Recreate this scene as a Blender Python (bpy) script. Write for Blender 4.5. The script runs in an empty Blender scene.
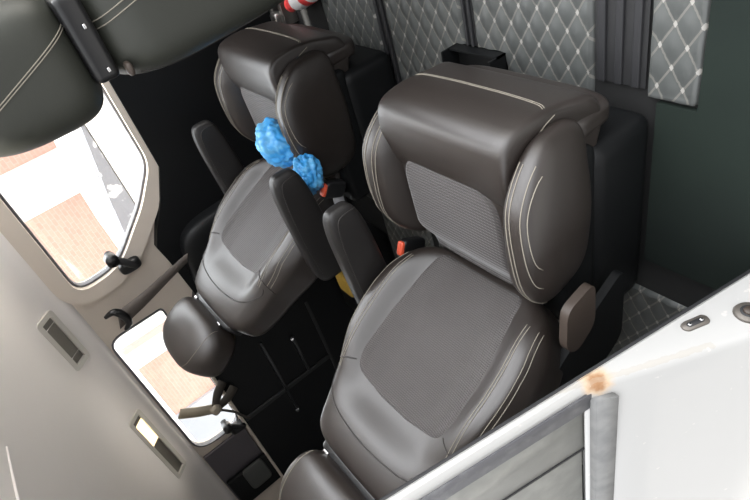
import bpy, bmesh, math, random
from mathutils import Vector, Matrix, noise
from mathutils.bvhtree import BVHTree
random.seed(7)
H = 1.15                      # camera height above the cabin floor
scn = bpy.context.scene
col = scn.collection
V = Vector

# ------------------------------------------------------------------ materials
def mat(name, color, rough=0.5, metal=0.0, spec=0.5, bump=None, emit=None, trans=0.0, alpha=1.0, coat=0.0, var=None, sheen=0.0):
    m = bpy.data.materials.new(name); m.use_nodes = True
    nt = m.node_tree; b = nt.nodes['Principled BSDF']
    b.inputs['Base Color'].default_value = (*color, 1)
    b.inputs['Roughness'].default_value = rough
    b.inputs['Metallic'].default_value = metal
    b.inputs['Specular IOR Level'].default_value = spec
    b.inputs['Transmission Weight'].default_value = trans
    b.inputs['Coat Weight'].default_value = coat; b.inputs['Coat Roughness'].default_value = .36 if name == 'leather' else .05
    b.inputs['Sheen Weight'].default_value = sheen
    b.inputs['Alpha'].default_value = alpha
    if emit:
        b.inputs['Emission Color'].default_value = (*emit[0], 1); b.inputs['Emission Strength'].default_value = emit[1]
    tc = nt.nodes.new('ShaderNodeTexCoord')
    if bump:
        sc, st, dist = bump
        n = nt.nodes.new('ShaderNodeTexNoise'); n.inputs['Scale'].default_value = sc; n.inputs['Detail'].default_value = 4
        bp = nt.nodes.new('ShaderNodeBump'); bp.inputs['Strength'].default_value = st; bp.inputs['Distance'].default_value = dist
        nt.links.new(tc.outputs['Object'], n.inputs['Vector']); nt.links.new(n.outputs['Fac'], bp.inputs['Height'])
        nt.links.new(bp.outputs['Normal'], b.inputs['Normal'])
    if var:
        sc, c2, lo, hi = var
        n = nt.nodes.new('ShaderNodeTexNoise'); n.inputs['Scale'].default_value = sc; n.inputs['Detail'].default_value = 6
        r = nt.nodes.new('ShaderNodeValToRGB'); r.color_ramp.elements[0].position = lo; r.color_ramp.elements[1].position = hi
        r.color_ramp.elements[0].color = (*color, 1); r.color_ramp.elements[1].color = (*c2, 1)
        nt.links.new(tc.outputs['Object'], n.inputs['Vector']); nt.links.new(n.outputs['Fac'], r.inputs['Fac'])
        nt.links.new(r.outputs['Color'], b.inputs['Base Color'])
    return m

M = {}
M['leather'] = mat('leather', (.0185, .0135, .0113), .42, spec=.85, coat=.10, bump=(260, .12, .002), var=(3, (.0215, .0157, .013), .3, .7))
M['leather_green'] = mat('leather_aged', (.036, .038, .031), .48, spec=.45, bump=(260, .12, .002))
M['arm_leather'] = mat('arm_leather', (.017, .0155, .015), .45, spec=.5, bump=(300, .15, .002))
M['thread'] = mat('thread', (.27, .245, .20), .8)
M['piping'] = mat('piping', (.035, .031, .029), .5)
M['black'] = mat('black_plastic', (.006, .0065, .007), .5, spec=.25, bump=(500, .08, .001))
M['black_gloss'] = mat('black_gloss', (.012, .012, .013), .3)
M['charcoal'] = mat('charcoal_plastic', (.022, .022, .023), .55, bump=(400, .1, .001))  # even charcoal tone for brackets, tracks and latches
M['brown_plastic'] = mat('taupe_plastic', (.055, .041, .033), .5)
M['trim_cream'] = mat('trim_cream', (.70, .62, .54), .55, bump=(300, .05, .001), var=(2.5, (.66, .585, .505), .35, .7))
M['headliner'] = mat('headliner', (.86, .82, .79), .85, bump=(180, .15, .002), var=(1.6, (.88, .84, .81), .3, .7))
M['lamp_frame'] = mat('lamp_frame', (.66, .63, .58), .5)
M['lamp_off'] = mat('lamp_lens_off', (.20, .185, .16), .35, bump=(220, .4, .003))
M['lamp_on'] = mat('lamp_lens_lit', (.9, .8, .6), .4, emit=((1, .76, .42), .95))
M['chrome'] = mat('chrome', (.65, .65, .66), .22, metal=1)
M['steel'] = mat('worn_steel', (.42, .40, .38), .4, metal=1, bump=(60, .2, .002))
M['striker'] = mat('striker_metal', (.15, .135, .12), .5, metal=.5, bump=(80, .2, .002))
M['rubber'] = mat('rubber', (.022, .022, .024), .65)
M['grey_rubber'] = mat('grey_rubber', (.115, .115, .125), .6, var=(30, (.20, .20, .205), .5, .8), bump=(90, .2, .002))
M['moulding'] = mat('grey_moulding', (.20, .20, .195), .5, var=(25, (.15, .15, .15), .4, .7), bump=(80, .15, .002))
M['blue_plastic'] = mat('blue_film', (.05, .36, .80), .35, spec=.5, trans=.1, bump=(60, .4, .003), var=(18, (.20, .58, .90), .42, .7))
M['orange_red'] = mat('orange_red_plastic', (.75, .10, .045), .35)
M['white_strap'] = mat('grey_webbing', (.42, .42, .44), .7)
M['belt'] = mat('belt_webbing', (.125, .105, .092), .55, bump=(400, .25, .001))
M['cloth_cream'] = mat('cream_cloth', (.42, .37, .29), .85)
M['cloth_dark'] = mat('dark_cloth', (.075, .065, .055), .85)
M['yellow'] = mat('yellow_foam', (.62, .40, .07), .8, bump=(120, .4, .003))
M['red'] = mat('red_plastic', (.72, .06, .06), .35)
M['white_paper'] = mat('white_paper', (.75, .73, .72), .6)
M['dark_mat'] = mat('dark_rubber_mat', (.018, .025, .021), .9, spec=.1, var=(2, (.013, .0165, .0155), .35, .7))
M['floor'] = mat('floor_base', (.012, .012, .012), .8)
M['plum_trim'] = mat('plum_grey_trim', (.10, .09, .10), .5)
M['switch'] = mat('switch_grey', (.085, .088, .082), .5)
M['car_white'] = mat('car_white', (.85, .85, .86), .25, coat=.5)
M['bounce_ground'] = mat('pale_bounce_ground', (.66, .64, .61), .9, var=(3, (.58, .565, .54), .3, .7))
M['tarmac'] = mat('tarmac', (.15, .15, .15), .9, var=(3, (.12, .12, .12), .3, .7))
M['stone_white'] = mat('pale_stucco', (.86, .84, .82), .8, bump=(40, .1, .004))
M['blue_grey'] = mat('blue_grey_render', (.40, .42, .46), .8)
M['shutter'] = mat('dull_shutter', (.55, .42, .38), .7)

def nodes_of(m): return m.node_tree, m.node_tree.nodes['Principled BSDF']

def math_node(nt, op, a, b=None):
    n = nt.nodes.new('ShaderNodeMath'); n.operation = op
    for i, x in enumerate((a, b)):
        if x is None: continue
        if isinstance(x, (int, float)): n.inputs[i].default_value = x
        else: nt.links.new(x, n.inputs[i])
    return n.outputs[0]

# ribbed, perforated seat fabric
def ribbed(name, c1, c2, scale, rough):
    m = mat(name, c1, rough, spec=.5, sheen=.28)
    nt, b = nodes_of(m)
    tc = nt.nodes.new('ShaderNodeTexCoord'); sp = nt.nodes.new('ShaderNodeSeparateXYZ'); nt.links.new(tc.outputs['Object'], sp.inputs[0])
    yz = math_node(nt, 'ADD', sp.outputs['Y'], math_node(nt, 'MULTIPLY', sp.outputs['Z'], 1.3))
    s1 = math_node(nt, 'SINE', math_node(nt, 'MULTIPLY', yz, scale))
    s2 = math_node(nt, 'SINE', math_node(nt, 'MULTIPLY', sp.outputs['X'], scale * 1.0))
    h = math_node(nt, 'ADD', math_node(nt, 'MULTIPLY', s1, .35), math_node(nt, 'MULTIPLY', math_node(nt, 'MULTIPLY', s1, s2), .25))
    f = math_node(nt, 'ADD', h, .5)
    mx = nt.nodes.new('ShaderNodeMix'); mx.data_type = 'RGBA'
    mx.inputs['A'].default_value = (*c2, 1); mx.inputs['B'].default_value = (*c1, 1)
    nt.links.new(f, mx.inputs['Factor']); nt.links.new(mx.outputs['Result'], b.inputs['Base Color'])
    bp = nt.nodes.new('ShaderNodeBump'); bp.inputs['Strength'].default_value = .5; bp.inputs['Distance'].default_value = .002
    nt.links.new(f, bp.inputs['Height']); nt.links.new(bp.outputs['Normal'], b.inputs['Normal'])
    return m
M['fabric'] = ribbed('ribbed_fabric', (.066, .056, .054), (.022, .019, .018), 2 * math.pi / .0095, .6)

QX, QY = .0605, .097          # lattice of the quilted mats
def quilt_mat():
    m = mat('quilted_leatherette', (.088, .093, .090), .36, spec=.6, bump=None)
    nt, b = nodes_of(m)
    tc = nt.nodes.new('ShaderNodeTexCoord'); sp = nt.nodes.new('ShaderNodeSeparateXYZ'); nt.links.new(tc.outputs['Object'], sp.inputs[0])
    u = math_node(nt, 'MULTIPLY', sp.outputs['X'], 1 / QX); v = math_node(nt, 'MULTIPLY', sp.outputs['Y'], 1 / QY)
    a = math_node(nt, 'ADD', u, v); c = math_node(nt, 'SUBTRACT', u, v)
    def dist(x):
        fr = math_node(nt, 'SUBTRACT', x, math_node(nt, 'ROUND', x)); return math_node(nt, 'ABSOLUTE', fr)
    da, dc = dist(a), dist(c)
    mn = math_node(nt, 'MINIMUM', da, dc); mxd = math_node(nt, 'MAXIMUM', da, dc)
    line = math_node(nt, 'LESS_THAN', mn, .045); knot = math_node(nt, 'LESS_THAN', mxd, .085)
    m1 = nt.nodes.new('ShaderNodeMix'); m1.data_type = 'RGBA'; m1.inputs['A'].default_value = (.088, .093, .090, 1); m1.inputs['B'].default_value = (.17, .165, .15, 1)
    nt.links.new(line, m1.inputs['Factor'])
    m2 = nt.nodes.new('ShaderNodeMix'); m2.data_type = 'RGBA'; m2.inputs['B'].default_value = (.36, .345, .32, 1)
    nt.links.new(m1.outputs['Result'], m2.inputs['A']); nt.links.new(knot, m2.inputs['Factor'])
    nt.links.new(m2.outputs['Result'], b.inputs['Base Color'])
    n = nt.nodes.new('ShaderNodeTexNoise'); n.inputs['Scale'].default_value = 240
    bp = nt.nodes.new('ShaderNodeBump'); bp.inputs['Strength'].default_value = .15; bp.inputs['Distance'].default_value = .002
    nt.links.new(tc.outputs['Object'], n.inputs['Vector']); nt.links.new(n.outputs['Fac'], bp.inputs['Height']); nt.links.new(bp.outputs['Normal'], b.inputs['Normal'])
    return m
M['quilt'] = quilt_mat()

def brick_mat():
    m = mat('pink_brick', (.55, .32, .26), .85)
    nt, b = nodes_of(m)
    tc = nt.nodes.new('ShaderNodeTexCoord'); mp = nt.nodes.new('ShaderNodeMapping'); mp.inputs['Rotation'].default_value = (math.radians(90), 0, math.radians(90))
    sp = nt.nodes.new('ShaderNodeSeparateXYZ'); cb = nt.nodes.new('ShaderNodeCombineXYZ')
    nt.links.new(tc.outputs['Object'], sp.inputs[0]); nt.links.new(sp.outputs['Y'], cb.inputs[0]); nt.links.new(sp.outputs['Z'], cb.inputs[1])
    br = nt.nodes.new('ShaderNodeTexBrick'); br.inputs['Scale'].default_value = 5
    br.inputs['Color1'].default_value = (.62, .36, .29, 1); br.inputs['Color2'].default_value = (.56, .32, .26, 1); br.inputs['Mortar'].default_value = (.66, .46, .40, 1)
    br.inputs['Mortar Size'].default_value = .012
    nt.links.new(cb.outputs[0], br.inputs['Vector']); nt.links.new(br.outputs['Color'], b.inputs['Base Color'])
    return m
M['brick'] = brick_mat()

def paint_mat():
    """white body paint with a rust stain at the window corner and small grime specks"""
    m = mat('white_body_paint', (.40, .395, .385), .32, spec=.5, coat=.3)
    nt, b = nodes_of(m)
    tc = nt.nodes.new('ShaderNodeTexCoord')
    d = nt.nodes.new('ShaderNodeVectorMath'); d.operation = 'DISTANCE'; d.inputs[1].default_value = (.412, 1.0, H - .585)
    nz = nt.nodes.new('ShaderNodeTexNoise'); nz.inputs['Scale'].default_value = 60; nz.inputs['Detail'].default_value = 6
    nt.links.new(tc.outputs['Object'], nz.inputs['Vector']); nt.links.new(tc.outputs['Object'], d.inputs[0])
    dd = math_node(nt, 'ADD', d.outputs['Value'], math_node(nt, 'MULTIPLY', math_node(nt, 'SUBTRACT', nz.outputs['Fac'], .5), .035))
    r = nt.nodes.new('ShaderNodeValToRGB'); e = r.color_ramp.elements
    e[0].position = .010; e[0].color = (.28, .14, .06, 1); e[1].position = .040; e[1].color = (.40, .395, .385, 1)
    x = e.new(.024); x.color = (.48, .36, .25, 1)
    nt.links.new(dd, r.inputs['Fac'])
    sk = nt.nodes.new('ShaderNodeTexNoise'); sk.inputs['Scale'].default_value = 45; sk.inputs['Detail'].default_value = 2
    nt.links.new(tc.outputs['Object'], sk.inputs['Vector'])
    r2 = nt.nodes.new('ShaderNodeValToRGB'); r2.color_ramp.elements[0].position = .70; r2.color_ramp.elements[1].position = .76
    r2.color_ramp.elements[0].color = (0, 0, 0, 1); r2.color_ramp.elements[1].color = (1, 1, 1, 1); nt.links.new(sk.outputs['Fac'], r2.inputs['Fac'])
    mx = nt.nodes.new('ShaderNodeMix'); mx.data_type = 'RGBA'; mx.inputs['B'].default_value = (.55, .52, .49, 1)
    sx = nt.nodes.new('ShaderNodeSeparateXYZ'); nt.links.new(tc.outputs['Object'], sx.inputs[0])
    ed = math_node(nt, 'SUBTRACT', sx.outputs['X'], math_node(nt, 'ADD', math_node(nt, 'MULTIPLY', sx.outputs['Z'], .52), .7094 - .52 * H))
    ln = math_node(nt, 'MULTIPLY', math_node(nt, 'LESS_THAN', math_node(nt, 'ABSOLUTE', math_node(nt, 'ADD', ed, math_node(nt, 'MULTIPLY', nz.outputs['Fac'], -.016))), .006), math_node(nt, 'GREATER_THAN', sx.outputs['Z'], H - .80))
    m0 = nt.nodes.new('ShaderNodeMix'); m0.data_type = 'RGBA'; m0.inputs['B'].default_value = (.34, .29, .22, 1)
    nt.links.new(math_node(nt, 'MULTIPLY', ln, .3), m0.inputs['Factor']); nt.links.new(r.outputs['Color'], m0.inputs['A'])
    nt.links.new(m0.outputs['Result'], mx.inputs['A']); nt.links.new(math_node(nt, 'MULTIPLY', r2.outputs['Color'], .6), mx.inputs['Factor'])
    nt.links.new(mx.outputs['Result'], b.inputs['Base Color'])
    return m
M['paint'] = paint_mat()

def glass_mat(name, tint, rough=0.02, mixf=.06):
    m = bpy.data.materials.new(name); m.use_nodes = True; nt = m.node_tree; nt.nodes.clear()
    out = nt.nodes.new('ShaderNodeOutputMaterial'); tr = nt.nodes.new('ShaderNodeBsdfTransparent'); tr.inputs[0].default_value = (*tint, 1)
    gl = nt.nodes.new('ShaderNodeBsdfGlossy'); gl.inputs['Roughness'].default_value = rough
    mx = nt.nodes.new('ShaderNodeMixShader'); mx.inputs[0].default_value = mixf
    nt.links.new(tr.outputs[0], mx.inputs[1]); nt.links.new(gl.outputs[0], mx.inputs[2]); nt.links.new(mx.outputs[0], out.inputs[0])
    return m
M['glass'] = glass_mat('window_glass', (.96, .97, .97))
M['grey_glass'] = mat('sky_grey_glass', (.25, .25, .235), .3, spec=.5, var=(25, (.30, .30, .28), .4, .7), bump=(50, .05, .002))  # opaque grey with the pane's sky reflection put into the colour
M['car_glass'] = mat('car_glass', (.20, .21, .24), .25, spec=.5, var=(9, (.75, .76, .78), .58, .64))  # pale noise blotches scattered over the grey

# ------------------------------------------------------------------ mesh helpers
def link(name, bm, m, parent=None, smooth=True, world=False):
    me = bpy.data.meshes.new(name); bmesh.ops.recalc_face_normals(bm, faces=bm.faces[:]); bm.to_mesh(me); bm.free()
    me.materials.append(m)
    for p in me.polygons: p.use_smooth = smooth
    o = bpy.data.objects.new(name, me); col.objects.link(o)
    if parent is not None: o.parent = parent
    return o

def autosmooth(o, ang=40):
    me = o.data
    for p in me.polygons: p.use_smooth = True
    try: me.set_sharp_from_angle(angle=math.radians(ang))
    except Exception: pass
    return o

def tag(o, label, cat, group=None, kind=None):
    o['label'] = label; o['category'] = cat
    if group: o['group'] = group
    if kind: o['kind'] = kind
    return o
def struct(o, label, cat):
    o['kind'] = 'structure'; o['label'] = label; o['category'] = cat; return o
def thing(name, label, cat, loc=(0, 0, 0), group=None):
    o = bpy.data.objects.new(name, None); o.empty_display_size = .05; col.objects.link(o); o.location = loc
    return tag(o, label, cat, group)

def sq(h, n=4, res=16, fn=None, bm=None):
    """rounded block: superquadric on a cube grid, with an optional deformation"""
    bm = bm or bmesh.new(); hx, hy, hz = h
    t = [math.sin((i / res - .5) * math.pi * .5) / math.sin(math.pi * .25) for i in range(res + 1)]
    vm = {}
    def vert(i, j, k):
        key = (i, j, k)
        if key in vm: return vm[key]
        p = V((t[i], t[j], t[k])); mx = max(abs(p.x), abs(p.y), abs(p.z))
        s = (abs(p.x) ** n + abs(p.y) ** n + abs(p.z) ** n) ** (1 / n)
        q = V((p.x * hx, p.y * hy, p.z * hz)) * (mx / s)
        if fn: q = fn(q)
        vm[key] = bm.verts.new(q); return vm[key]
    for a in range(res):
        for b in range(res):
            for f in (0, res):
                for mk in (lambda i, j: (f, i, j), lambda i, j: (i, f, j), lambda i, j: (i, j, f)):
                    bm.faces.new([vert(*mk(a, b)), vert(*mk(a + 1, b)), vert(*mk(a + 1, b + 1)), vert(*mk(a, b + 1))])
    return bm

def box(bm, a, b, bev=0.0):
    x0, y0, z0 = a; x1, y1, z1 = b
    t = bmesh.new()
    bmesh.ops.create_cube(t, size=1)
    for v in t.verts: v.co = V(((x0 + x1) / 2 + v.co.x * (x1 - x0), (y0 + y1) / 2 + v.co.y * (y1 - y0), (z0 + z1) / 2 + v.co.z * (z1 - z0)))
    if bev: bmesh.ops.bevel(t, geom=t.edges[:], offset=bev, segments=3, affect='EDGES', profile=.6)
    merge(bm, t); return bm
def merge(bm, t):
    me = bpy.data.meshes.new('t'); t.to_mesh(me); t.free(); bm.from_mesh(me); bpy.data.meshes.remove(me)

def tube(bm, pts, r, seg=6, flat=None, cap=True):
    """tube along a polyline; flat=(normal, ratio) squashes it into a strap"""
    pts = [V(p) for p in pts]; n = len(pts); rings = []
    up = V((0, 0, 1))
    prev = None
    for i, p in enumerate(pts):
        d = (pts[min(i + 1, n - 1)] - pts[max(i - 1, 0)]).normalized()
        if prev is None:
            a = d.cross(up); a = a if a.length > .1 else d.cross(V((1, 0, 0)))
        else: a = prev - d * prev.dot(d)
        a.normalize(); prev = a; b = d.cross(a)
        rr = r[i] if isinstance(r, (list, tuple)) else r
        rings.append([bm.verts.new(p + a * math.cos(t) * rr + b * math.sin(t) * rr) for t in [2 * math.pi * k / seg for k in range(seg)]])
    for i in range(n - 1):
        for k in range(seg):
            bm.faces.new([rings[i][k], rings[i][(k + 1) % seg], rings[i + 1][(k + 1) % seg], rings[i + 1][k]])
    if cap:
        bm.faces.new(rings[0][::-1]); bm.faces.new(rings[-1])
    return bm

def strap(bm, pts, wid, thick):
    """flat strap: pts, wid = half-width vectors per point"""
    n = len(pts); rows = []
    for i in range(n):
        p = V(pts[i]); w = V(wid[i]); d = (V(pts[min(i + 1, n - 1)]) - V(pts[max(i - 1, 0)])).normalized()
        nn = d.cross(w).normalized() * thick / 2
        rows.append([bm.verts.new(p - w + nn), bm.verts.new(p + w + nn), bm.verts.new(p + w - nn), bm.verts.new(p - w - nn)])
    for i in range(n - 1):
        for k in range(4): bm.faces.new([rows[i][k], rows[i][(k + 1) % 4], rows[i + 1][(k + 1) % 4], rows[i + 1][k]])
    bm.faces.new(rows[0]); bm.faces.new(rows[-1][::-1])
    return bm

def spline(pts, n=8, closed=False):
    pts = [V(p) for p in pts]; out = []
    N = len(pts); rng = N if closed else N - 1
    for i in range(rng):
        g = lambda k: pts[k % N] if closed else pts[max(0, min(N - 1, k))]
        p0, p1, p2, p3 = g(i - 1), g(i), g(i + 1), g(i + 2)
        for s in range(n):
            t = s / n
            out.append(.5 * ((2 * p1) + (p2 - p0) * t + (2 * p0 - 5 * p1 + 4 * p2 - p3) * t * t + (3 * p1 - p0 - 3 * p2 + p3) * t ** 3))
    if not closed: out.append(pts[-1])
    return out

def prism(bm, outline, holes=(), axis='x', at=0.0, thick=.02):
    """plate with holes: outline in the two remaining axes, from at to at+thick"""
    def P(q, d):
        a, b = q
        return V((d, a, b)) if axis == 'x' else V((a, d, b)) if axis == 'y' else V((a, b, d))
    for d in (at, at + thick):
        t = bmesh.new(); edges = []
        for loop in (outline, *holes):
            vs = [t.verts.new(P(q, d)) for q in loop]
            edges += [t.edges.new((vs[i], vs[(i + 1) % len(vs)])) for i in range(len(vs))]
        bmesh.ops.triangle_fill(t, edges=edges, use_beauty=True)
        merge(bm, t)
    for loop in (outline, *holes):
        a = [bm.verts.new(P(q, at)) for q in loop]; b = [bm.verts.new(P(q, at + thick)) for q in loop]
        for i in range(len(loop)):
            j = (i + 1) % len(loop); bm.faces.new([a[i], a[j], b[j], b[i]])
    bmesh.ops.remove_doubles(bm, verts=bm.verts[:], dist=1e-5)
    return bm

def rounded(pts, n=4):
    """round a 2D polygon by corner cutting"""
    for _ in range(n):
        out = []
        for i in range(len(pts)):
            a, b = pts[i], pts[(i + 1) % len(pts)]
            out += [(a[0] * .75 + b[0] * .25, a[1] * .75 + b[1] * .25), (a[0] * .25 + b[0] * .75, a[1] * .25 + b[1] * .75)]
        pts = out
    return pts
def chamfer(pts, r, seg=5):
    """round each corner of a 2D polygon with radius about r (number or list)"""
    out = []; N = len(pts)
    for i in range(N):
        p = V((*pts[i], 0)); a = V((*pts[i - 1], 0)); b = V((*pts[(i + 1) % N], 0))
        rr = r[i] if isinstance(r, (list, tuple)) else r
        da, db = (a - p), (b - p); ra = min(rr, da.length * .48); rb = min(rr, db.length * .48)
        A = p + da.normalized() * ra; B = p + db.normalized() * rb
        for k in range(seg + 1):
            t = k / seg; q = A * (1 - t) ** 2 + p * 2 * t * (1 - t) + B * t * t
            out.append((q.x, q.y))
    return out

def ring(bm, outer, inner, axis, at, thick): return prism(bm, outer, [inner], axis, at, thick)
def offset2(pts, d):
    cx = sum(p[0] for p in pts) / len(pts); cy = sum(p[1] for p in pts) / len(pts)
    N = len(pts); out = []
    area = sum(pts[i][0] * pts[(i + 1) % N][1] - pts[(i + 1) % N][0] * pts[i][1] for i in range(N))
    sg = 1 if area > 0 else -1
    for i in range(N):
        a, b = pts[i - 1], pts[(i + 1) % N]; tx, ty = b[0] - a[0], b[1] - a[1]; L = math.hypot(tx, ty) or 1
        out.append((pts[i][0] + sg * ty / L * d, pts[i][1] - sg * tx / L * d))
    return out

def lerp_table(tab, x):
    if x <= tab[0][0]: return tab[0][1]
    for (a, va), (b, vb) in zip(tab, tab[1:]):
        if x <= b:
            t = (x - a) / (b - a); t = t * t * (3 - 2 * t) if False else t
            return va + (vb - va) * t
    return tab[-1][1]
def smooth(a, b, x):
    t = max(0, min(1, (x - a) / (b - a))); return t * t * (3 - 2 * t)

# ------------------------------------------------------------------ conforming patches and seams
class Surf:
    def __init__(s, bm):
        bmesh.ops.recalc_face_normals(bm, faces=bm.faces[:]); bm.normal_update(); s.t = BVHTree.FromBMesh(bm)
    def hit(s, o, d, off):
        loc, nor, i, dist = s.t.ray_cast(V(o), V(d).normalized())
        if loc is None: return None
        if nor.dot(V(d)) > 0: nor = -nor
        return loc + nor * off
def patch(surf, outline, frame, d, nu=36, nv=36, off=.004):
    """sheet lying on surf inside a convex 2D outline; frame(a,b)->ray origin"""
    bm = bmesh.new(); vs = []
    b0 = min(p[1] for p in outline); b1 = max(p[1] for p in outline); N = len(outline)
    def span(v):
        xs = []
        for i in range(N):
            p, q = outline[i], outline[(i + 1) % N]
            if (p[1] - v) * (q[1] - v) <= 0 and p[1] != q[1]:
                xs.append(p[0] + (v - p[1]) / (q[1] - p[1]) * (q[0] - p[0]))
        return min(xs), max(xs)
    for j in range(nv + 1):
        tv = j / nv; sv = .5 - .5 * math.cos(math.pi * tv)
        v = b0 + (b1 - b0) * (.0005 + .999 * sv); l, r = span(v); row = []
        for i in range(nu + 1):
            u = i / nu; edge = min(u * (r - l), (1 - u) * (r - l), v - b0, b1 - v)
            o = off * min(1, max(0, edge / .008)) - .002 * (1 - min(1, edge / .004))
            h = surf.hit(frame(l + (r - l) * u, v), d, o)
            row.append(bm.verts.new(h) if h is not None else None)
        vs.append(row)
    for j in range(nv):
        for i in range(nu):
            q = [vs[j][i], vs[j][i + 1], vs[j + 1][i + 1], vs[j + 1][i]]
            if all(q): bm.faces.new(q)
    return bm
def seam(bm, surf, pts, frame, d, r=.0013, off=.0006, dash=None):
    P = spline([(*p, 0) for p in pts], 10); h = [surf.hit(frame(p.x, p.y), d, off) for p in P]
    h = [q for q in h if q is not None]
    if len(h) > 1: tube(bm, h, r, 5)
    return bm

# ------------------------------------------------------------------ seats
SL = .58; LEN = math.sqrt(1 + SL * SL)
U = V((0, SL / LEN, 1 / LEN)); NF = V((0, -1 / LEN, SL / LEN)); O = V((0, .04, .46))
def BP(r, v, d=0): return O + V((r, 0, 0)) + U * v + NF * d
WT = [(-.12, .25), (-.02, .275), (.06, .30), (.13, .315), (.2, .318), (.28, .308), (.35, .288), (.40, .272), (.46, .262), (.52, .255), (.60, .25), (.7, .25)]

def back_bm():
    hv = .345; hd = .085
    def f(q):
        v = q.z + .27
        # rounded shoulders are made by the power in sq(); follow the width table
        r = q.x / .30 * lerp_table(WT, v)
        u = abs(r) / max(.05, lerp_table(WT, v))
        d = -q.y                       # +d is the face of the backrest
        low = 1 - smooth(.24, .56, v)
        fr = 1 if d > 0 else 0
        lump = .050 * smooth(.52, .80, u) * (1 - .55 * smooth(.86, 1.0, u)) * low * smooth(-.12, .08, v)
        conc = -.018 * (1 - smooth(.3, .62, u)) * low
        shoulder = .018 * smooth(.40, .5, v) * (1 - u * u)
        wrap = -.02 * smooth(.8, 1, u) * (1 - low)
        w = max(0, d / hd) ** .6 if d > 0 else 0
        d2 = d + (lump + conc + shoulder + wrap) * w
        return BP(r, v, d2 - .075 + .01)
    return sq((.30, hd, hv), 5.5, 44, f)

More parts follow.
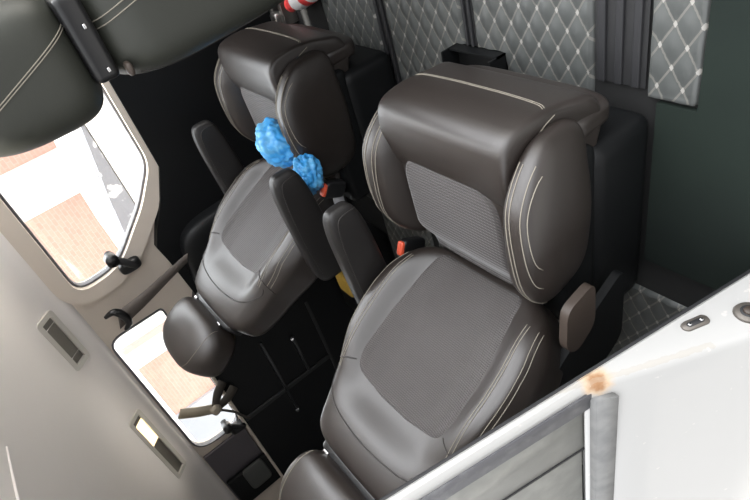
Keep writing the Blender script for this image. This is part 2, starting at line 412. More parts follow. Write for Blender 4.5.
def build_seat(root):
    L, F = M['leather'], M['fabric']; CX = .041
    # --- backrest
    bb = back_bm(); S = Surf(bb)
    o = link('backrest', bb, L, root)
    fr = lambda a, b: BP(a, b, .4); dn = -NF
    ins = chamfer([(-.155, -.055), (.155, -.055), (.186, .16), (.192, .31), (.176, .372), (.05, .392), (-.05, .392), (-.176, .372), (-.192, .31), (-.186, .16)], .03)
    link('backrest_insert', patch(S, ins, fr, dn, 40, 44, .004), F, root)
    pp = bmesh.new()
    # piping under the shoulder line, and the outline of the insert
    seam(pp, S, [(.247, .40), (.246, .425), (.225, .46), (.19, .487), (.14, .505), (.06, .515), (0, .517), (-.06, .515), (-.14, .505), (-.19, .487), (-.225, .46), (-.246, .425), (-.247, .40)], fr, dn, .0022)
    for s in (1, -1):
        th = bmesh.new(); th2 = bmesh.new()
        seam(pp, S, [(s * .188, .352), (s * .215, .365), (s * .245, .378), (s * .275, .392)], fr, dn, .0022)
        seam(th, S, [(s * .226, .40), (s * .228, .35), (s * .231, .28), (s * .234, .2), (s * .230, .1), (s * .215, 0)], fr, dn, .0010)
        seam(th, S, [(s * .2345, .40), (s * .237, .35), (s * .240, .28), (s * .243, .2), (s * .239, .1), (s * .224, 0)], fr, dn, .0010)
        for k_ in (0, .009): seam(th2, S, [(s * (.256 + k_), .38), (s * (.268 + k_), .33), (s * (.276 + k_), .26), (s * (.280 + k_), .18), (s * (.272 + k_), .09), (s * (.247 + k_), 0)], fr, dn, .0010)
        link('stitching', th, M['thread'], root); link('stitching', th2, M['thread'], root)
    link('piping', pp, M['piping'], root)
    # --- headrest with its black bracket
    def hf(q):
        v = q.z; w = 1 + .10 * smooth(-.13, 0, v) - .22 * smooth(.02, .14, v)
        d = -q.y + .02 * (1 - (q.x / .2) ** 2) - .25 * max(0, v) * .3
        return BP(q.x * w, .738 + v, d - .030)
    hb = sq((.180, .085, .118), 3.6, 26, hf); HS = Surf(hb)
    hd = link('headrest', hb, L, root)
    for s in (1, -1):
        ht = bmesh.new()
        seam(ht, HS, [(s * .145, .635), (s * .151, .68), (s * .150, .74), (s * .135, .80), (s * .10, .838)], fr, dn, .0011)
        link('stitching', ht, M['thread'], hd)
    k = sq((.165, .055, .022), 4, 12, lambda q: BP(q.x, .612 + q.z, -q.y - .045))
    br = link('headrest_bracket', k, M['black_gloss'], root)
    for s in (1, -1):
        p = bmesh.new(); tube(p, [BP(s * .07, .58, -.05), BP(s * .07, .70, -.05)], .007, 10); link('headrest_post', p, M['chrome'], br)
        cl = sq((.012, .004, .005), 4, 8, lambda q: BP(q.x + s * .115, 0.622 + q.z, -q.y + .010)); link('bracket_clip', cl, M['chrome'], br)
    # --- cushion
    def cf(q):
        y = q.y; z = q.z
        return V((CX + q.x, -.17 + y, .338 + z + .012 * smooth(.25, -.25, y) - .045 * smooth(.06, .17, y)))
    cb = sq((.215, .28, .098), 5, 26, cf); CS = Surf(cb)
    link('cushion', cb, L, root)
    cfr = lambda a, b: V((a + CX, b, 1.0)); dz = V((0, 0, -1))
    cin = chamfer([(-.178, .02), (.178, .02), (.172, -.15), (.168, -.29), (.12, -.345), (-.12, -.345), (-.168, -.29), (-.172, -.15)], .04)
    link('cushion_insert', patch(CS, cin, cfr, dz, 40, 40, .006), F, root)
    for s in (1, -1):
        def bf(q, s=s):
            t = q.y / .235
            z = .360 + q.z * (1 - .10 * t * t) + .012 * (1 - t * t) - .02 * smooth(.3, 1, t) - .03 * smooth(.4, 1, -t)
            bow = .018 * (1 - t * t)
            lean = .12 * q.z
            return V((CX * .6 + s * (.228 + bow + lean) + q.x * (1 - .15 * abs(t)) * (.86 if s < 0 else 1) + (.012 if s < 0 else 0), -.235 + q.y, z))
        b = sq((.062, .222, .135), 3.2, 26, bf); BS = Surf(b)
        bo = link('side_bolster', b, L, root)
        tb = bmesh.new()
        sf = lambda a, b_: V((s * 1.2, a, b_)); sd = V((-s, 0, 0))
        for dd in (0, .011, .038, .049):
            if dd == .038: link('stitching', tb, M['thread'], bo); tb = bmesh.new()
            tf = lambda a, b_: V((a, b_, 1.0))
            seam(tb, BS, [(CX * .6 - s * .010 + s * (.225 + dd), -.43), (CX * .6 - s * .010 + s * (.235 + dd), -.36), (CX * .6 - s * .010 + s * (.252 + dd), -.2), (CX * .6 - s * .010 + s * (.258 + dd), -.08), (CX * .6 - s * .010 + s * (.252 + dd), .0)], tf, dz, .0012)
        link('stitching', tb, M['thread'], bo)
    rprof = chamfer([(-.255, .40), (-.31, .448), (-.40, .462), (-.478, .452), (-.492, .36), (-.482, .275), (-.462, .175), (-.40, .15), (-.255, .20)], [.02, .04, .05, .055, .06, .05, .03, .03, .02], 6)
    rb = bmesh.new(); rr = []
    pc = V((0, -.385, .32)); HW = .216
    for e in [-1, -.995, -.98, -.955, -.92] + [k / 10 for k in range(-8, 9)] + [.92, .955, .98, .995, 1]:
        k_ = 0 if abs(e) < .92 else (abs(e) - .92) / .08
        sc = .90 + .10 * math.sqrt(max(0, 1 - k_ ** 2))
        bulge = 1 + .015 * (1 - e * e)
        rr.append([rb.verts.new((CX + e * HW * (1 + .10 * smooth(.30, .17, z)) , pc.y + (y - pc.y) * sc * bulge, pc.z + (z - pc.z) * sc * bulge)) for y, z in rprof])
    for a_, b_ in zip(rr, rr[1:]):
        for k_ in range(len(a_)): rb.faces.new([a_[k_], a_[(k_ + 1) % len(a_)], b_[(k_ + 1) % len(a_)], b_[k_]])
    rb.faces.new(rr[0]); rb.faces.new(rr[-1])
    RS = Surf(rb)
    ro = autosmooth(link('front_roll', rb, L, root), 50)
    t = bmesh.new()
    ff = lambda a, b: V((a + CX, -1.2, b)); fd = V((0, 1, 0))
    for z in (.304, .298): seam(t, RS, [(-.202, z + .012), (-.175, z), (-.09, z - .006), (0, z - .007), (.09, z - .006), (.175, z), (.202, z + .012)], ff, fd, .0010)
    link('stitching', t, M['thread'], ro)
    for s in (1, -1):
        t = bmesh.new()
        xf = lambda a, b: V((s * 1.2, a, b))
        seam(t, RS, [(-.470, .30), (-.455, .335), (-.435, .375), (-.40, .405), (-.36, .42), (-.32, .412)], xf, V((-s, 0, 0)), .0013)
        link('stitching', t, M['thread'], ro)
    # --- shell, pedestal, recliner
    b = bmesh.new(); box(b, (-.215, -.36, .20), (.245, .16, .33), .03); link('seat_shell', b, M['black'], root)
    b = sq((.24, .035, .085), 5, 16, lambda q: V((CX + q.x, -.40 + q.y, .19 + q.z))); link('front_apron', b, M['leather'], root)
    b = bmesh.new(); box(b, (-.225, -.34, .004), (.265, .24, .225), .04)
    link('seat_base', b, M['black'], root)

def add_covers(root, sides):
    for s in sides:
        b = bmesh.new()
        pts = chamfer([(-.10, .35), (.04, .35), (.09, .42), (.05, .46), (-.08, .45)], .03)
        prism(b, pts, (), 'x', s * .292 - (.022 if s < 0 else 0), .022)
        autosmooth(link('recliner_cover', b, M['brown_plastic'], root))
        b = bmesh.new(); pts = chamfer([(-.02, .20), (.24, .20), (.32, .34), (.26, .52), (.16, .50), (.06, .36)], .04)
        prism(b, pts, (), 'x', s * .270 - (.022 if s < 0 else 0), .022); autosmooth(link('side_cover', b, M['black'], root))


def arm_bm(s):
    def f(q):
        t = q.y / .24
        return V((s * .338 + q.x, .035 + q.y, .592 + q.z * (1 + .10 * t) - .02 * t))
    return sq((.034, .245, .066), 4.2, 22, f)
def add_arm(root, s):
    b = arm_bm(s); SS = Surf(b)
    a = link('armrest', b, M['arm_leather'], root)
    t = bmesh.new()
    for sd in (1, -1):
        xf = lambda p, q: V((s * .338 + sd * .5, p, q))
        pts = [(-.185, .56), (-.19, .60), (-.175, .635), (-.10, .645), (.0, .643), (.12, .635), (.22, .62)]
        seam(t, SS, pts, xf, V((-sd, 0, 0)), .0016)
    link('piping', t, M['piping'], a)
    b = bmesh.new(); tube(b, spline([(s * .31, .15, .40), (s * .325, .17, .48), (s * .325, .20, .56)], 6), .020, 10)
    link('armrest_bracket', b, M['charcoal'], root)
    return a
def add_buckle(root, loc, tilt, s):
    """belt stalk with a black buckle and its red release button"""
    b = sq((.018, .032, .045), 5, 10); o = link('belt_buckle', b, M['black_gloss'], root); o.location = loc; o.rotation_euler = tilt
    b = sq((.014, .024, .009), 5, 8, lambda q: q + V((0, 0, .043))); link('release_button', b, M['orange_red'], o)
    b = bmesh.new(); strap(b, [(0, .02, -.02), (0, .06, -.04), (0, .10, -.07)], [(0.004, .0, .022)] * 3, .006); link('buckle_strap', b, M['white_strap'], o)
    return o

NX, FXX, SY = .882, 1.882, 1.085
near = thing('captain_seat', 'nearer dark leather captain seat beside the white door pillar', 'seat', (NX, SY, 0))
build_seat(near)
far = near.copy(); col.objects.link(far); far.location = (FXX, SY, 0)
far['label'] = 'farther dark leather captain seat beside the side windows, holding the blue shoe covers'
for ch in list(near.children):
    c = ch.copy(); col.objects.link(c); c.parent = far
    for g in list(ch.children):
        d = g.copy(); col.objects.link(d); d.parent = c
add_covers(near, (-1,)); add_arm(near, 1); add_arm(far, 1); add_arm(far, -1)
add_buckle(near, (.318, .075, .415), (math.radians(28), 0, math.radians(8)), 1)
add_buckle(far, (-.30, -.02, .435), (math.radians(28), 0, math.radians(-8)), -1)

# ------------------------------------------------------------------ driver's seat, seen from its side
drv = thing('driver_seat', 'olive-grey leather front seat seen from its side, its headrest over the big window', 'seat', (1.6, .262, -.018))
G = M['leather_green']
def dhf(q):
    z = q.z; y = q.y
    y2 = y * (1 - .10 * smooth(0, .17, z)) + .01 * (1 - (q.x / .25) ** 2)
    return V((q.x, .030 + y2, 1.142 + z))
b = sq((.245, .153, .165), 4.2, 30, dhf); DS = Surf(b); dh = link('headrest', b, G, drv)
t = bmesh.new(); xf = lambda a, b: V((-1.5, a, b)); xd = V((1, 0, 0))
for k in (0, .006):
    seam(t, DS, [(-.036 + k, .995), (-.02 + k, 1.03), (.015 + k, 1.11), (.05 + k, 1.19), (.085 + k, 1.27)], xf, xd, .0014)
link('stitching', t, M['thread'], dh)
def dbf(q):
    z = q.z; y = q.y
    top = smooth(.16, .29, z)
    return V((q.x * (1 - .06 * top), -.015 + y + .02 * smooth(-.3, .2, z) * (1 if y > 0 else .3), 0.682 + z))
b = sq((.262, .14, .29), 4.5, 30, dbf); DB = Surf(b); db = link('backrest', b, G, drv)
t = bmesh.new()
for k in (0, .016):
    seam(t, DB, [(-.012 + k, .955), (-.022 + k, .92), (-.040 + k, .87), (-.062 + k, .80), (-.08 + k, .72)], xf, xd, .0014)
link('stitching', t, M['thread'], db)
t = bmesh.new(); seam(t, DB, [(.115, .90), (.125, .84), (.128, .76), (.12, .66), (.11, .55)], xf, xd, .0016)
link('piping', t, M['piping'], db)
b = bmesh.new(); box(b, (-.235, -.085, .945), (.235, .10, 1.0), .015); br = link('headrest_bracket', b, M['black_gloss'], drv)
for y in (-.02, .075):
    b = sq((.006, .006, .004), 4, 8, lambda q: V((q.x - .238, y + q.y, .966 + q.z))); link('bracket_clip', b, M['chrome'], br)
b = sq((.018, .016, .008), 3, 8, lambda q: V((q.x - .232, .092 + q.y, .925 + q.z))); link('trim_button', b, M['brown_plastic'], db)
b = sq((.26, .26, .10), 4.5, 20, lambda q: V((q.x, -.22 + q.y, .40 + q.z))); link('cushion', b, G, drv)
b = bmesh.new(); box(b, (-.22, -.40, 0), (.22, .08, .32), .02); link('seat_base', b, M['black'], drv)

# ------------------------------------------------------------------ floor and quilted mats
b = bmesh.new(); box(b, (.30, -1.2, -.06), (2.5, 4.6, -.012)); struct(link('floor', b, M['floor'], smooth=False), 'black cabin floor under the quilted mats', 'floor')
def quilt_h(x, y):
    u, v = x / QX, y / QY; a = u + v; c = u - v
    da = abs(a - round(a)); dc = abs(c - round(c))
    return .007 * (max(0, min(1, da / .5)) ** .45) * (max(0, min(1, dc / .5)) ** .45)
OX, OY = .993, .732           # one tuft of the lattice in the world
def quilted(x0, x1, y0, y1, label):
    bm = bmesh.new(); st = .0075
    nx = int((x1 - x0) / st); ny = int((y1 - y0) / st); g = []
    for j in range(ny + 1):
        row = []
        for i in range(nx + 1):
            x = x0 + (x1 - x0) * i / nx - OX; y = y0 + (y1 - y0) * j / ny - OY
            e = min(i, nx - i, j, ny - j) * st
            z = .010 + quilt_h(x, y) * smooth(.0, .012, e) + (.004 if e < .010 else 0)
            if e == 0: z = .0
            row.append(bm.verts.new((x, y, z)))
        g.append(row)
    for j in range(ny):
        for i in range(nx): bm.faces.new([g[j][i], g[j][i + 1], g[j + 1][i + 1], g[j + 1][i]])
    bm.faces.new([g[0][0], g[ny][0], g[ny][nx], g[0][nx]]) if False else None
    o = link('quilted_floor_mat', bm, M['quilt']); o.location = (OX, OY, -.012)
    return tag(o, label, 'floor mat', 'quilted leatherette floor mats')
quilted(1.715, 2.06, .35, 1.10, 'quilted dark floor mat under the farther seat, left of the red and white bottle')
quilted(1.275, 1.645, .35, 2.6, 'quilted dark floor mat in the aisle between the two captain seats')
quilted(.83, 1.225, .35, 1.0, 'quilted dark floor mat in front of the nearer seat, its stitch lattice biggest in view')
quilted(.565, .685, .35, .72, 'narrow strip of quilted dark mat beyond the ribbed floor track')
quilted(1.70, 2.08, 1.45, 2.7, 'quilted dark floor mat behind the farther seat, dim between the two seats')
quilted(.40, 1.25, 1.35, 2.7, 'quilted dark floor mat behind the nearer seat, along the white door pillar')
# seams and rails
def rail(x0, x1, y0, y1, label, nrib=3):
    r = thing('floor_track', label, 'floor track', ((x0 + x1) / 2, (y0 + y1) / 2, -.012), 'floor tracks')
    b = bmesh.new(); w = (x1 - x0) / 2; l = (y1 - y0) / 2
    box(b, (-w, -l, 0), (w, l, .008), .001); link('track_bed', b, M['charcoal'], r, smooth=False)
    for k in range(nrib):
        c = -w + (k + .5) * 2 * w / nrib; b = bmesh.new(); box(b, (c - w / nrib * .42, -l + .002, .006), (c + w / nrib * .42, l - .002, .017), .003)
        link('rib', b, M['rubber'], r)
rail(.69, .825, .35, .70, 'dark ribbed floor track between two quilted mats at the picture edge', 3)
rail(1.228, 1.272, .35, 1.0, 'narrow dark floor track beside the nearer seat, between two quilted mats', 2)
rail(1.648, 1.712, .35, 1.05, 'narrow dark floor track along the base of the farther seat', 2)
b = bmesh.new(); prism(b, [(.31, .2), (.56, .2), (.56, .725), (.655, .725), (.655, 1.22), (.31, 1.22)], (), 'z', -.012, .016)
tag(autosmooth(link('rubber_mat', b, M['dark_mat'])), 'plain dark greenish rubber mat in the doorway, left of the white pillar', 'floor mat')

# black open tray at the foot of the nearer seat
tr = thing('storage_tray', 'small black open tray standing on the quilted mat before the nearer seat', 'tray', (1.21, .708, 0))
b = bmesh.new()
box(b, (-.10, -.035, 0), (.10, .035, .006)); box(b, (-.10, -.035, 0), (-.094, .035, .07)); box(b, (.094, -.035, 0), (.10, .035, .07)); box(b, (-.10, .029, 0), (.10, .035, .07)); box(b, (-.10, -.035, 0), (.10, -.029, .04))
link('tray_body', b, M['black'], tr, smooth=False)
b = sq((.010, .002, .018), 4, 8, lambda q: q + V((-.05, .027, .045))); link('tag', b, M['white_paper'], tr)

# ------------------------------------------------------------------ far side wall, ceiling
WX = 2.5
w1 = chamfer([(.12, H - .312), (1.03, H - .318), (1.19, H - .193), (1.395, H + .03), (1.408, H + .238), (.12, H + .232)], [.05, .06, .05, .09, .075, .05])
w2 = chamfer([(1.722, H - .02), (2.755, H - .02), (2.755, H + .282), (1.722, H + .282)], [.03, .10, .13, .08])
b = bmesh.new()
prism(b, [(-1.2, -.06), (4.6, -.06), (4.6, H + .30), (-1.2, H + .30)], [w1, w2], 'x', WX, .05)
struct(autosmooth(link('wall_left', b, M['trim_cream'])), 'cream plastic side wall around the two windows', 'wall')
def window(n, outline, label):
    b = bmesh.new(); prism(b, outline, [offset2(outline, -.010)], 'x', WX - .006, .03)
    f = struct(autosmooth(link(f'window_{n}', b, M['grey_rubber'])), label, 'window')
    b = bmesh.new(); prism(b, offset2(outline, -.012), (), 'x', WX + .012, .006); link('pane', b, M['glass'], f, smooth=False)
    return f
win1 = window(1, w1, 'large side window behind the headrest of the front seat, with a corner latch')
win2 = window(2, w2, 'rear side window above the black trim, with the knotted strap')
# raised cream surround of the first window
b = bmesh.new(); prism(b, offset2(w1, .075), [offset2(w1, .001)], 'x', WX - .03, .035)
pass
struct(autosmooth(link('trim_1', b, M['trim_cream'])), 'raised cream surround of the large side window', 'trim')
# black lower trim
b = bmesh.new()
low = [(-1.2, -.01), (4.55, -.01), (4.55, H - .03), (2.12, H - .025), (1.95, H - .07), (1.74, H - .185), (1.50, H - .165), (1.40, H - .150), (1.31, H - .20), (1.2, H - .275), (1.06, H - .345), (-1.2, H - .335)]
prism(b, low, (), 'x', WX - .045, .045)
struct(autosmooth(link('trim_2', b, M['black'])), 'black lower side trim below the windows', 'trim')
b = bmesh.new()
for yy0, yy1, zz in ((2.27, 2.93, H - .325), (2.38, 2.70, H - .505)):
    box(b, (WX - .060, yy0, zz - .028), (WX - .044, yy1, zz - .008), .004)
    
struct(link('trim_3', b, M['black_gloss']), 'glossy horizontal ribs on the black side trim', 'trim')
b = bmesh.new(); box(b, (WX - .052, 2.22, H - .70), (WX - .044, 2.90, H - .68), .003); box(b, (WX - .056, 2.70, H - .68), (WX - .044, 2.735, H + -.04), .004)
struct(link('trim_4', b, M['charcoal']), 'thin seams across the black side trim', 'trim')
b = bmesh.new()
for yy, zz in ((2.93, H - .335), (2.385, H - .515)):
    box(b, (WX - .068, yy - .012, zz - .012), (WX - .058, yy + .012, zz + .012), .003)
struct(link('trim_5', b, M['chrome']), 'small bright ends of the ribs on the black side trim', 'trim')
b = sq((.07, .25, .42), 5, 18, lambda q: V((WX - .07 + q.x, 1.60 + q.y, H - .64 + q.z + .12 * q.y)))
struct(link('trim_6', b, M['black']), 'black moulded pillar cover on the side wall beside the farther seat', 'trim')
b = bmesh.new(); box(b, (WX - .02, 2.80, H - .01), (WX + .0, 3.36, H + .28), .006)
struct(link('trim_7', b, M['plum_trim']), 'dark grey pillar trim behind the rear side window', 'trim')
b = bmesh.new(); box(b, (WX - .05, 3.10, H - .02), (WX - .018, 3.40, H + .27), .012)
struct(link('trim_8', b, M['black']), 'black panel on the rear pillar trim', 'trim')
b0 = bmesh.new(); box(b0, (WX - .055, 2.12, H - .034), (WX - .0, 3.75, H - .016), .004); struct(link('trim_13', b0, M['trim_cream']), 'thin cream strip along the top of the black side trim', 'trim')
sp = thing('switch_panel', 'small square grey switch cover on the black rear pillar panel', 'switch', (WX - .05, 3.2, H + .09))
b = sq((.014, .11, .075), 6, 12); link('cover', b, M['switch'], sp)

# ceiling as a bent sheet with a cove
prof = [(WX + .02, H + .275), (2.485, H + .30), (2.47, H + .34), (2.44, H + .385), (2.39, H + .43), (2.30, H + .475), (2.15, H + .52), (1.95, H + .553), (1.7, H + .574), (1.4, H + .58), (1.0, H + .575), (.75, H + .55), (.6, H + .50), (.52, H + .40), (.50, H + .30)]
ps = spline([(*p, 0) for p in prof], 6); b = bmesh.new(); rows = []
for y in (.62, 1.25, 2.5, 4.6):
    rows.append([b.verts.new((p.x, y, p.y)) for p in ps])
for r0, r1 in zip(rows, rows[1:]):
    for i in range(len(ps) - 1): b.faces.new([r0[i], r0[i + 1], r1[i + 1], r1[i]])
ce = struct(link('ceiling', b, M['headliner']), 'pale headliner of the cabin roof curving down to the windows', 'ceiling')
md = ce.modifiers.new('s', 'SOLIDIFY'); md.thickness = .03; md.offset = 1
b = bmesh.new(); box(b, (1.30, 1.235, H + .573), (1.62, 1.247, H + .582), .002)
for y0 in (): pass
struct(link('trim_9', b, M['headliner']), 'thin seam strip across the pale headliner', 'trim')

# lamps set in the cove
def lamp(y0, y1, lit, label):
    n = V((-.74, 0, -.67)).normalized(); up = V((-.67, 0, .74)).normalized()
    c = V((2.425, (y0 + y1) / 2 - .06, H + .405)); hl = (y1 - y0) / 2
    root = thing('ceiling_lamp', label, 'lamp', c, 'ceiling lamps')
    f = lambda q: V((0, q.x, 0)) + up * q.y + n * q.z
    b = bmesh.new()
    o = chamfer([(-hl, -.052), (hl, -.052), (hl, .052), (-hl, .052)], .02); i = [(-hl + .025, -.030), (hl - .025, -.030), (hl - .025, .030), (-hl + .025, .030)]
    prism(b, o, [i], 'z', -.02, .034)
    for v in b.verts: v.co = f(v.co.copy())
    autosmooth(link('frame', b, M['lamp_frame'], root))
    for k, (a, e, mm) in enumerate(((-hl + .025, -hl + .06, 'lamp_off'), (-hl + .06, -hl + .25, 'lamp_on' if lit else 'lamp_off'), (-hl + .25, hl - .025, 'lamp_off'))):
        if e <= a: continue
        b = bmesh.new(); box(b, (a + .002, -.03, -.015), (e - .002, .03, .006), .003)
        for v in b.verts: v.co = f(v.co.copy())
        o_ = link('lens', b, M[mm], root)
        if mm == 'lamp_on': o_['label'] = 'lit warm lens'
lamp(1.44, 1.755, False, 'unlit cream ceiling lamp above the pillar between the side windows')
lamp(2.20, 2.76, True, 'cream ceiling lamp with one glowing lens, above the rear side window')

# latches of the windows (parts of their windows)
def latch(parent, y, z, s):
    b = bmesh.new(); tube(b, spline([(WX - .01, y - .07, z + .05), (WX - .05, y - .06, z + .045), (WX - .06, y - .02, z + .012), (WX - .05, y + .03, z - .02)], 6), .018, 10)
    link('latch', b, M['charcoal'], parent)
    b = sq((.03, .030, .050), 3.5, 12, lambda q: V((WX - .035 + q.x, y + q.y + .02, z + q.z))); link('latch_body', b, M['black_gloss'], parent)
    b = bmesh.new(); tube(b, [(WX - .09, y - .065, z + .05), (WX - .04, y - .065, z + .05)], .028, 14); link('latch_knob', b, M['black_gloss'], parent)
latch(win1, 1.385, H - .01, 1)
latch(win2, 2.72, H + .02, 1)

# seat belt on the pillar between the windows
sb = thing('seat_belt', 'taupe seat belt running down the cream pillar between the side windows', 'seat belt', (2.42, 1.6, H + .17))
b = bmesh.new()
cen = spline([(0, 0, 0), (-.01, -.03, -.14), (-.015, -.075, -.30), (-.03, -.12, -.45), (-.05, -.165, -.60)], 6); n = len(cen)
wid = [V((.0, .046, .018)) * (1 - .6 * (i / (n - 1)) ** .8) + V((.012 * (i / n), 0, 0)) for i in range(n)]
strap(b, cen, wid, .004); link('strap', b, M['belt'], sb)
b = bmesh.new(); tube(b, spline([(.0, -.050, .040), (-.005, -.055, -.005), (-.010, -.015, -.030), (-.010, .035, -.030), (-.005, .062, .0)], 6), [.008] + [.008 + .012 * math.sin(math.pi * k / 24) for k in range(1, 24)] + [.008], 10); link('anchor_cover', b, M['black_gloss'], sb)
b = sq((.012, .02, .03), 4, 8, lambda q: V((q.x - .05, q.y - .165, q.z - .60))); link('latch_tongue', b, M['chrome'], sb)

# knotted strap hanging at the rear window
ks = thing('knotted_strap', 'cream and dark cloth strap knotted at the rear side window', 'strap', (2.44, 2.475, H + .06))
b = bmesh.new(); strap(b, spline([(.05, -.09, .17), (.01, -.05, .08), (0, -.01, .01)], 6), [V((0, .026, .022))] * 13, .006); link('strap', b, M['cloth_cream'], ks)
b = sq((.028, .036, .032), 2.6, 12, lambda q: q * (1 + .12 * noise.noise(q * 40))); link('knot', b, M['cloth_cream'], ks)
for e in ([(0, 0, 0), (-.01, -.09, -.05), (-.01, -.15, -.115)], [(0, 0, 0), (-.01, -.02, -.08), (-.01, -.065, -.15)]):
    b = bmesh.new(); strap(b, spline(e, 6), [V((0, .028, -.012))] * 13, .006); link('strap_tail', b, M['cloth_dark'], ks)
b = bmesh.new(); tube(b, spline([(0, .02, -.01), (-.01, .10, -.07), (-.01, .18, -.10), (0, .24, -.125)], 6), .008, 8); link('cord', b, M['cloth_dark'], ks)

# rear wall
b = bmesh.new(); box(b, (.4, 4.55, -.06), (2.55, 4.6, H + .6)); struct(link('wall_back', b, M['black'], smooth=False), 'dark rear end of the cabin', 'wall')

# yellow foam block and the dark box it rests on
b = bmesh.new(); box(b, (2.10, 1.84, -.012), (2.44, 2.42, .235), .02)
tag(link('wheel_arch_box', b, M['black']), 'black box by the side wall behind the farther seat, under the yellow block', 'box')
b = sq((.07, .075, .035), 6, 12, lambda q: V((2.19 + q.x, 2.04 + q.y, .270 + q.z)))
tag(link('foam_block', b, M['yellow']), 'small yellow foam block seen between the two armrests', 'foam block')

# ------------------------------------------------------------------ blue shoe covers
def crumple(loc, h, seed, label, freq=9, amp=.22):
    bm = bmesh.new(); bmesh.ops.create_icosphere(bm, subdivisions=5, radius=1)
    for v in bm.verts:
        p = v.co.copy(); s = V((seed, seed * 2.3, 0))
        a = noise.noise(p * 1.6 + s) * .20 + (abs(noise.noise(p * 3.1 + s)) - .25) * amp + (abs(noise.noise(p * freq + s)) - .2) * amp * .22
        q = p * (1 + a); 
        v.co = V((q.x * h[0], q.y * h[1], max(q.z, -.86) * h[2]))
    o = link('shoe_cover', bm, M['blue_plastic']); o.location = loc
    return tag(o, label, 'shoe cover', 'blue shoe covers')
crumple((1.755, .885, .507), (.104, .080, .070), 5.7, 'larger crumpled blue plastic shoe cover leaning on the front of the farther seat', 6, .15)
crumple((1.60, .970, .500), (.055, .072, .050), 8.4, 'smaller frilly blue shoe cover beside the red belt button', 13, .34)

# bottle and bars on the floor ahead of the farther seat
bt = thing('bottle', 'red and white plastic bottle lying on the floor beyond the farther seat', 'bottle', (2.14, .585, .036))
def lathe(prof, seg=24, axis=V((1, 0, 0))):
    bm = bmesh.new(); rings = []
    for a, r in prof:
        rings.append([bm.verts.new((a, r * math.cos(2 * math.pi * k / seg), r * math.sin(2 * math.pi * k / seg))) for k in range(seg)])
    for r0, r1 in zip(rings, rings[1:]):
        for k in range(seg): bm.faces.new([r0[k], r0[(k + 1) % seg], r1[(k + 1) % seg], r1[k]])
    bm.faces.new(rings[0]); bm.faces.new(rings[-1]); return bm
link('bottle_body', lathe([(-.12, .02), (-.118, .042), (-.10, .045), (.02, .045), (.05, .040), (.07, .026)]), M['white_paper'], bt)
link('cap', lathe([(.068, .027), (.07, .030), (.12, .030), (.123, .026)]), M['red'], bt)
link('band', lathe([(-.09, .0455), (-.088, .0462), (-.045, .0462), (-.043, .0455)]), M['red'], bt)
bt.rotation_euler = (0, 0, math.radians(20))
rl = thing('seat_rail', 'pair of worn steel rails on the floor beside the front seat', 'rail', (2.38, .6, 0))
for dx in (-.045, .05):
    b = bmesh.new(); box(b, (dx - .015, -.30, -.012), (dx + .015, .12, .055), .004); link('rail_bar', b, M['steel'], rl)
b = sq((.03, .03, .02), 4, 8, lambda q: V((q.x, q.y + .09, .06 + q.z))); link('rail_stop', b, M['steel'], rl)

# ------------------------------------------------------------------ door pillar and outer body on the near side
def inner_x(z): return .527 - .21 * (-.135 - (z - H))          # leaning inner edge of the jamb
def outer_x(z):
    zz = z - H
    if zz > -.555: return inner_x(z) - .018
    return inner_x(z) - .018 - (-.555 - zz) * .31
zs = [-.6, -.3, -.15, .05, .15, .25, .35, .45, .54, .585, .595, .62, .70, .80, .95, 1.05, 1.2, 1.35, 1.5]
b = bmesh.new(); rows = []
YJ = 1.0
for z in zs:
    xi, xo = inner_x(z), outer_x(z)
    f = min(.012, (xi - xo) * .45)
    rows.append([b.verts.new(p) for p in ((xi, YJ + .10, z), (xi, YJ + .004, z), (xi - .004, YJ, z), (xo + f, YJ, z), (xo + f * .4, YJ + .004, z), (xo, YJ + .014, z), (xo - .004 * (z < .58), YJ + .06, z), (xo - .012 * (z < .58), YJ + .3, z), (xo - .016 * (z < .58), YJ + 1.2, z), (xo - .016 * (z < .58), YJ + 3.5, z))])
for r0, r1 in zip(rows, rows[1:]):
    if r1[0].co.z > .60:
        rng = range(0, 5)
    else: rng = range(len(r0) - 1)
    for i in rng: b.faces.new([r0[i], r0[i + 1], r1[i + 1], r1[i]])
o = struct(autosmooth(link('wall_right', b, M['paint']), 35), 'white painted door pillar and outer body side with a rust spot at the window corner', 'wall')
md = o.modifiers.new('s', 'SOLIDIFY'); md.thickness = .006; md.offset = -1
# black inner seal along the pillar
b = bmesh.new(); tube(b, [(inner_x(z) + .008, YJ + .012, z) for z in (-.1, .3, .7, 1.1, 1.5)], .010, 8)
struct(link('trim_10', b, M['rubber']), 'black rubber seal along the inner edge of the white pillar', 'trim')
# side window of the near wall: rubber channel, grey panel, pane
def side_strip(y0, y1, z0, z1, dx, m, name, label, cat, bev=.003, parent=None):
    bm = bmesh.new()
    vs = []
    for z in (z0, z1):
        x = outer_x(z)
        vs.append([(x - dx, y0, z), (x - dx, y1, z), (x + .014, y1, z), (x + .014, y0, z)])
    A = [bm.verts.new(p) for p in vs[0]]; Bv = [bm.verts.new(p) for p in vs[1]]
    bm.faces.new(A); bm.faces.new(Bv)
    for i in range(4): bm.faces.new([A[i], A[(i + 1) % 4], Bv[(i + 1) % 4], Bv[i]])
    bmesh.ops.bevel(bm, geom=bm.edges[:], offset=bev, segments=2, affect='EDGES')
    o = link(name, bm, m, parent)
    if parent is None: struct(o, label, cat)
    return o
w3 = side_strip(1.012, 1.065, .582, 1.5, .006, M['grey_rubber'], 'window_3', 'grey rubber edged side window behind the white pillar', 'window')
side_strip(1.065, 1.22, .582, 1.5, -.004, M['grey_glass'], 'panel', '', '', .002, w3)
side_strip(1.226, 3.6, .60, 1.5, .000, M['grey_glass'], 'pane', '', '', .002, w3)
side_strip(1.219, 1.227, .582, 1.5, -.002, M['rubber'], 'pane_seal', '', '', .001, w3)
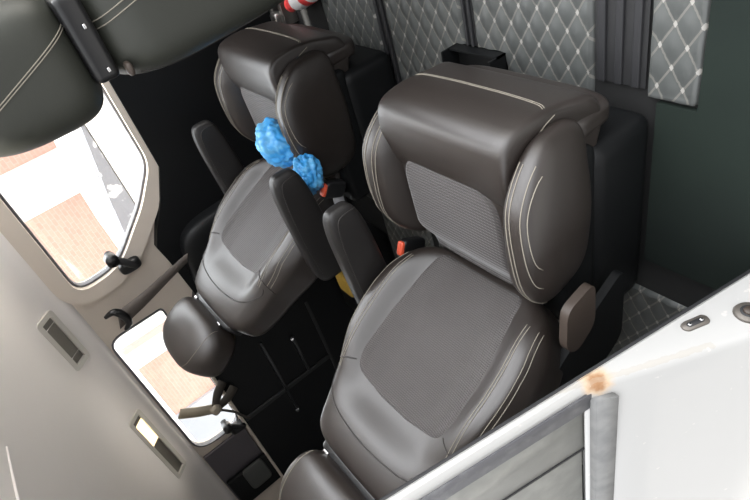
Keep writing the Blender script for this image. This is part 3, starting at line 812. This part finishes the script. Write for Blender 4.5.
side_strip(1.03, 3.6, .545, .588, .022, M['moulding'], 'trim_11', 'grey belt moulding along the white body under the near side window', 'trim', .002)
mk = sq((.03, .20, .09), 8, 12, lambda q: V((outer_x(-.17) - .025 + q.x, 2.22 + q.y, -.19 + q.z)))
tag(link('rubbing_strip', mk, M['charcoal']), 'dark grey rubbing strip low on the white body, at the lower right picture edge', 'rubbing strip')
# striker plate and bolt on the pillar face
def on_jamb(x, z, y=0): return V((x, YJ - y, H + z))
st = thing('striker_plate', 'oval dark metal striker plate with a hole on the white pillar', 'door striker', on_jamb(.352, -.826, .0055))
d = V((-.020, 0, -.052)).normalized(); e = V((d.z, 0, -d.x))
def oval(hl, r, y0, y1):
    bm = bmesh.new(); pts = []
    for k in range(24):
        a = 2 * math.pi * k / 24; c, s = math.cos(a), math.sin(a)
        p = d * (c * r + (hl if c > 0 else -hl)) + e * (s * r); pts.append(p)
    A = [bm.verts.new((p.x, -y0, p.z)) for p in pts]; B = [bm.verts.new((p.x * .9, -y1, p.z * .93)) for p in pts]
    bm.faces.new(A); bm.faces.new(B)
    for k in range(24): bm.faces.new([A[k], A[(k + 1) % 24], B[(k + 1) % 24], B[k]])
    return bm
link('plate', oval(.018, .013, 0, .004), M['striker'], st)
link('slot', oval(.014, .0065, .003, .0048), M['rubber'], st)
for k in (-.013, .014):
    b = sq((.004, .002, .004), 2.5, 8, lambda q: q + d * k + V((0, -.0055, 0))); link('screw', b, M['chrome'], st)
bo = thing('door_bumper', 'round dark metal bolt with a pale centre on the white pillar, at the picture edge', 'bolt', on_jamb(.291, -.912, .0055))
def disc(r0, r1, y0, y1, seg=24):
    bm = bmesh.new(); A = [bm.verts.new((r0 * math.cos(2 * math.pi * k / seg), -y0, r0 * math.sin(2 * math.pi * k / seg))) for k in range(seg)]
    B = [bm.verts.new((r1 * math.cos(2 * math.pi * k / seg), -y1, r1 * math.sin(2 * math.pi * k / seg))) for k in range(seg)]
    bm.faces.new(A); bm.faces.new(B)
    for k in range(seg): bm.faces.new([A[k], A[(k + 1) % seg], B[(k + 1) % seg], B[k]])
    return bm
link('washer', disc(.029, .025, 0, .006), M['striker'], bo); link('recess', disc(.018, .016, .005, .0068), M['rubber'], bo); link('bolt_head', disc(.012, .010, .006, .011), M['brown_plastic'], bo)

# ------------------------------------------------------------------ outside
GZ = -.50
b = bmesh.new(); box(b, (-14, -14, GZ - .1), (.4, 22, GZ)); struct(link('ground', b, M['tarmac'], smooth=False), 'dark tarmac outside the open door, unseen and kept dark to limit bounce light', 'ground')  # unseen ground, made dark on this side to limit bounce onto the body
b = bmesh.new(); box(b, (.4, -14, GZ - .1), (16, 22, GZ)); struct(link('pavement', b, M['bounce_ground'], smooth=False), 'pale pavement outside the side windows, unseen and kept pale to bounce light inside', 'ground')  # unseen pale half added so bounced light reaches ceiling and seats
bd = thing('brick_building', 'sunlit pink brick building with pale bands seen through the side windows', 'building', (7, 4, GZ))
def fac(y0, y1, z0, z1, x0, m, name):
    b = bmesh.new(); box(b, (x0 - 7, y0 - 4, z0), (.4, y1 - 4, z1)); return link(name, b, m, bd, smooth=False)
fac(-4, 4.75, 0, 2.35, 7, M['brick'], 'wall'); fac(4.75, 5.45, 0, 2.35, 6.92, M['stone_white'], 'pilaster'); fac(5.45, 6.68, 0, 2.35, 7, M['brick'], 'wall')
fac(6.68, 14, 0, 2.35, 6.95, M['blue_grey'], 'plinth_wall')
fac(2.24, 2.78, 0, 2.35, 6.9, M['stone_white'], 'pilaster'); fac(-4, 1.95, 0, 2.35, 6.93, M['stone_white'], 'pilaster'); fac(5.0, 5.08, 0, 2.35, 6.86, M['shutter'], 'downpipe')

car = thing('parked_car', 'white parked car with white-blotched grey glass outside the large side window', 'car', (5.2, 1.2, GZ))
b = bmesh.new()
body = chamfer([(-2.3, .25), (2.2, .25), (2.3, .75), (2.25, 1.34), (.0, 1.34), (-.5, 1.22), (-1.4, 1.08), (-2.25, .85)], .12)
prism(b, body, (), 'x', -.9, 1.8); autosmooth(link('body', b, M['car_white'], car))
b = bmesh.new(); cab = chamfer([(-.15, 1.30), (.0, 1.39), (.35, 1.475), (.7, 1.545), (1.1, 1.605), (1.6, 1.63), (2.15, 1.56), (2.25, 1.30)], .06)
prism(b, cab, (), 'x', -.82, 1.64); autosmooth(link('roof', b, M['car_white'], car))
b = bmesh.new(); gl = chamfer([(.0, 1.35), (.35, 1.415), (.7, 1.485), (1.1, 1.545), (1.5, 1.56), (1.6, 1.35)], .03)
prism(b, gl, (), 'x', -.905, .09); autosmooth(link('side_glass', b, M['car_glass'], car))
for y in (-1.45, 1.4):
    bm = lathe([(-.1, .2), (-.1, .31), (.1, .31), (.1, .2)], 28); 
    for v in bm.verts: v.co = v.co + V((-.80, y, .31))
    link('wheel', bm, M['rubber'], car)

# ------------------------------------------------------------------ light and camera
w = bpy.data.worlds.new('World'); scn.world = w; w.use_nodes = True
bg = w.node_tree.nodes['Background']; bg.inputs[1].default_value = 1.0
wn = w.node_tree; wt = wn.nodes.new('ShaderNodeTexCoord'); wsp = wn.nodes.new('ShaderNodeSeparateXYZ'); wr = wn.nodes.new('ShaderNodeValToRGB')
wn.links.new(wt.outputs['Generated'], wsp.inputs[0]); wn.links.new(wsp.outputs['Z'], wr.inputs['Fac']); wn.links.new(wr.outputs['Color'], bg.inputs[0])
wx = wn.nodes.new('ShaderNodeMath'); wx.operation = 'MULTIPLY_ADD'; wx.inputs[1].default_value = .80; wy = wn.nodes.new('ShaderNodeMath'); wy.operation = 'MULTIPLY_ADD'; wy.inputs[1].default_value = -.15; wy.inputs[2].default_value = 1.0; wn.links.new(wsp.outputs['Y'], wy.inputs[0]); wn.links.new(wy.outputs[0], wx.inputs[2])
wn.links.new(wsp.outputs['X'], wx.inputs[0]); wn.links.new(wx.outputs[0], bg.inputs[1])      # brighter sky on the sun's side
for p_, c_ in ((0.0, .6), (.22, 1.4), (.6, 2.1), (1.0, 2.0)):
    e_ = wr.color_ramp.elements[0] if p_ == 0 else wr.color_ramp.elements[1] if p_ == 1 else wr.color_ramp.elements.new(p_)
    e_.color = (c_ * .95, c_ * .97, c_, 1)
def sun(name, rot, s, ang, c=(1, .95, .88)):
    l = bpy.data.lights.new(name, 'SUN'); l.energy = s; l.angle = math.radians(ang); l.color = c
    o = bpy.data.objects.new(name, l); col.objects.link(o); o.rotation_euler = rot; return o
s = sun('sun', (0, 0, 0), 7, 2)
s.rotation_euler = V((-.22, -.35, -1.0)).to_track_quat('-Z', 'Y').to_euler()

R = ((-0.60003246, 0.24070568, -0.76290355), (-0.39292054, 0.74202239, 0.54315396), (0.69683176, 0.62567048, -0.35065931))
cd = bpy.data.cameras.new('Camera'); cam = bpy.data.objects.new('Camera', cd); col.objects.link(cam)
r0, r1, r2 = V(R[0]), -V(R[1]), -V(R[2])
cam.matrix_world = Matrix(((r0.x, r1.x, r2.x, 0), (r0.y, r1.y, r2.y, 0), (r0.z, r1.z, r2.z, H), (0, 0, 0, 1)))
cd.sensor_width = 36; cd.lens = 36 * 562.874 / 750; cd.clip_start = .02; cd.clip_end = 200
scn.camera = cam
scn.view_settings.view_transform = 'Standard'; scn.view_settings.look = 'None'; scn.view_settings.gamma = 1; scn.view_settings.use_curve_mapping = False
scn.view_settings.exposure = 1.28
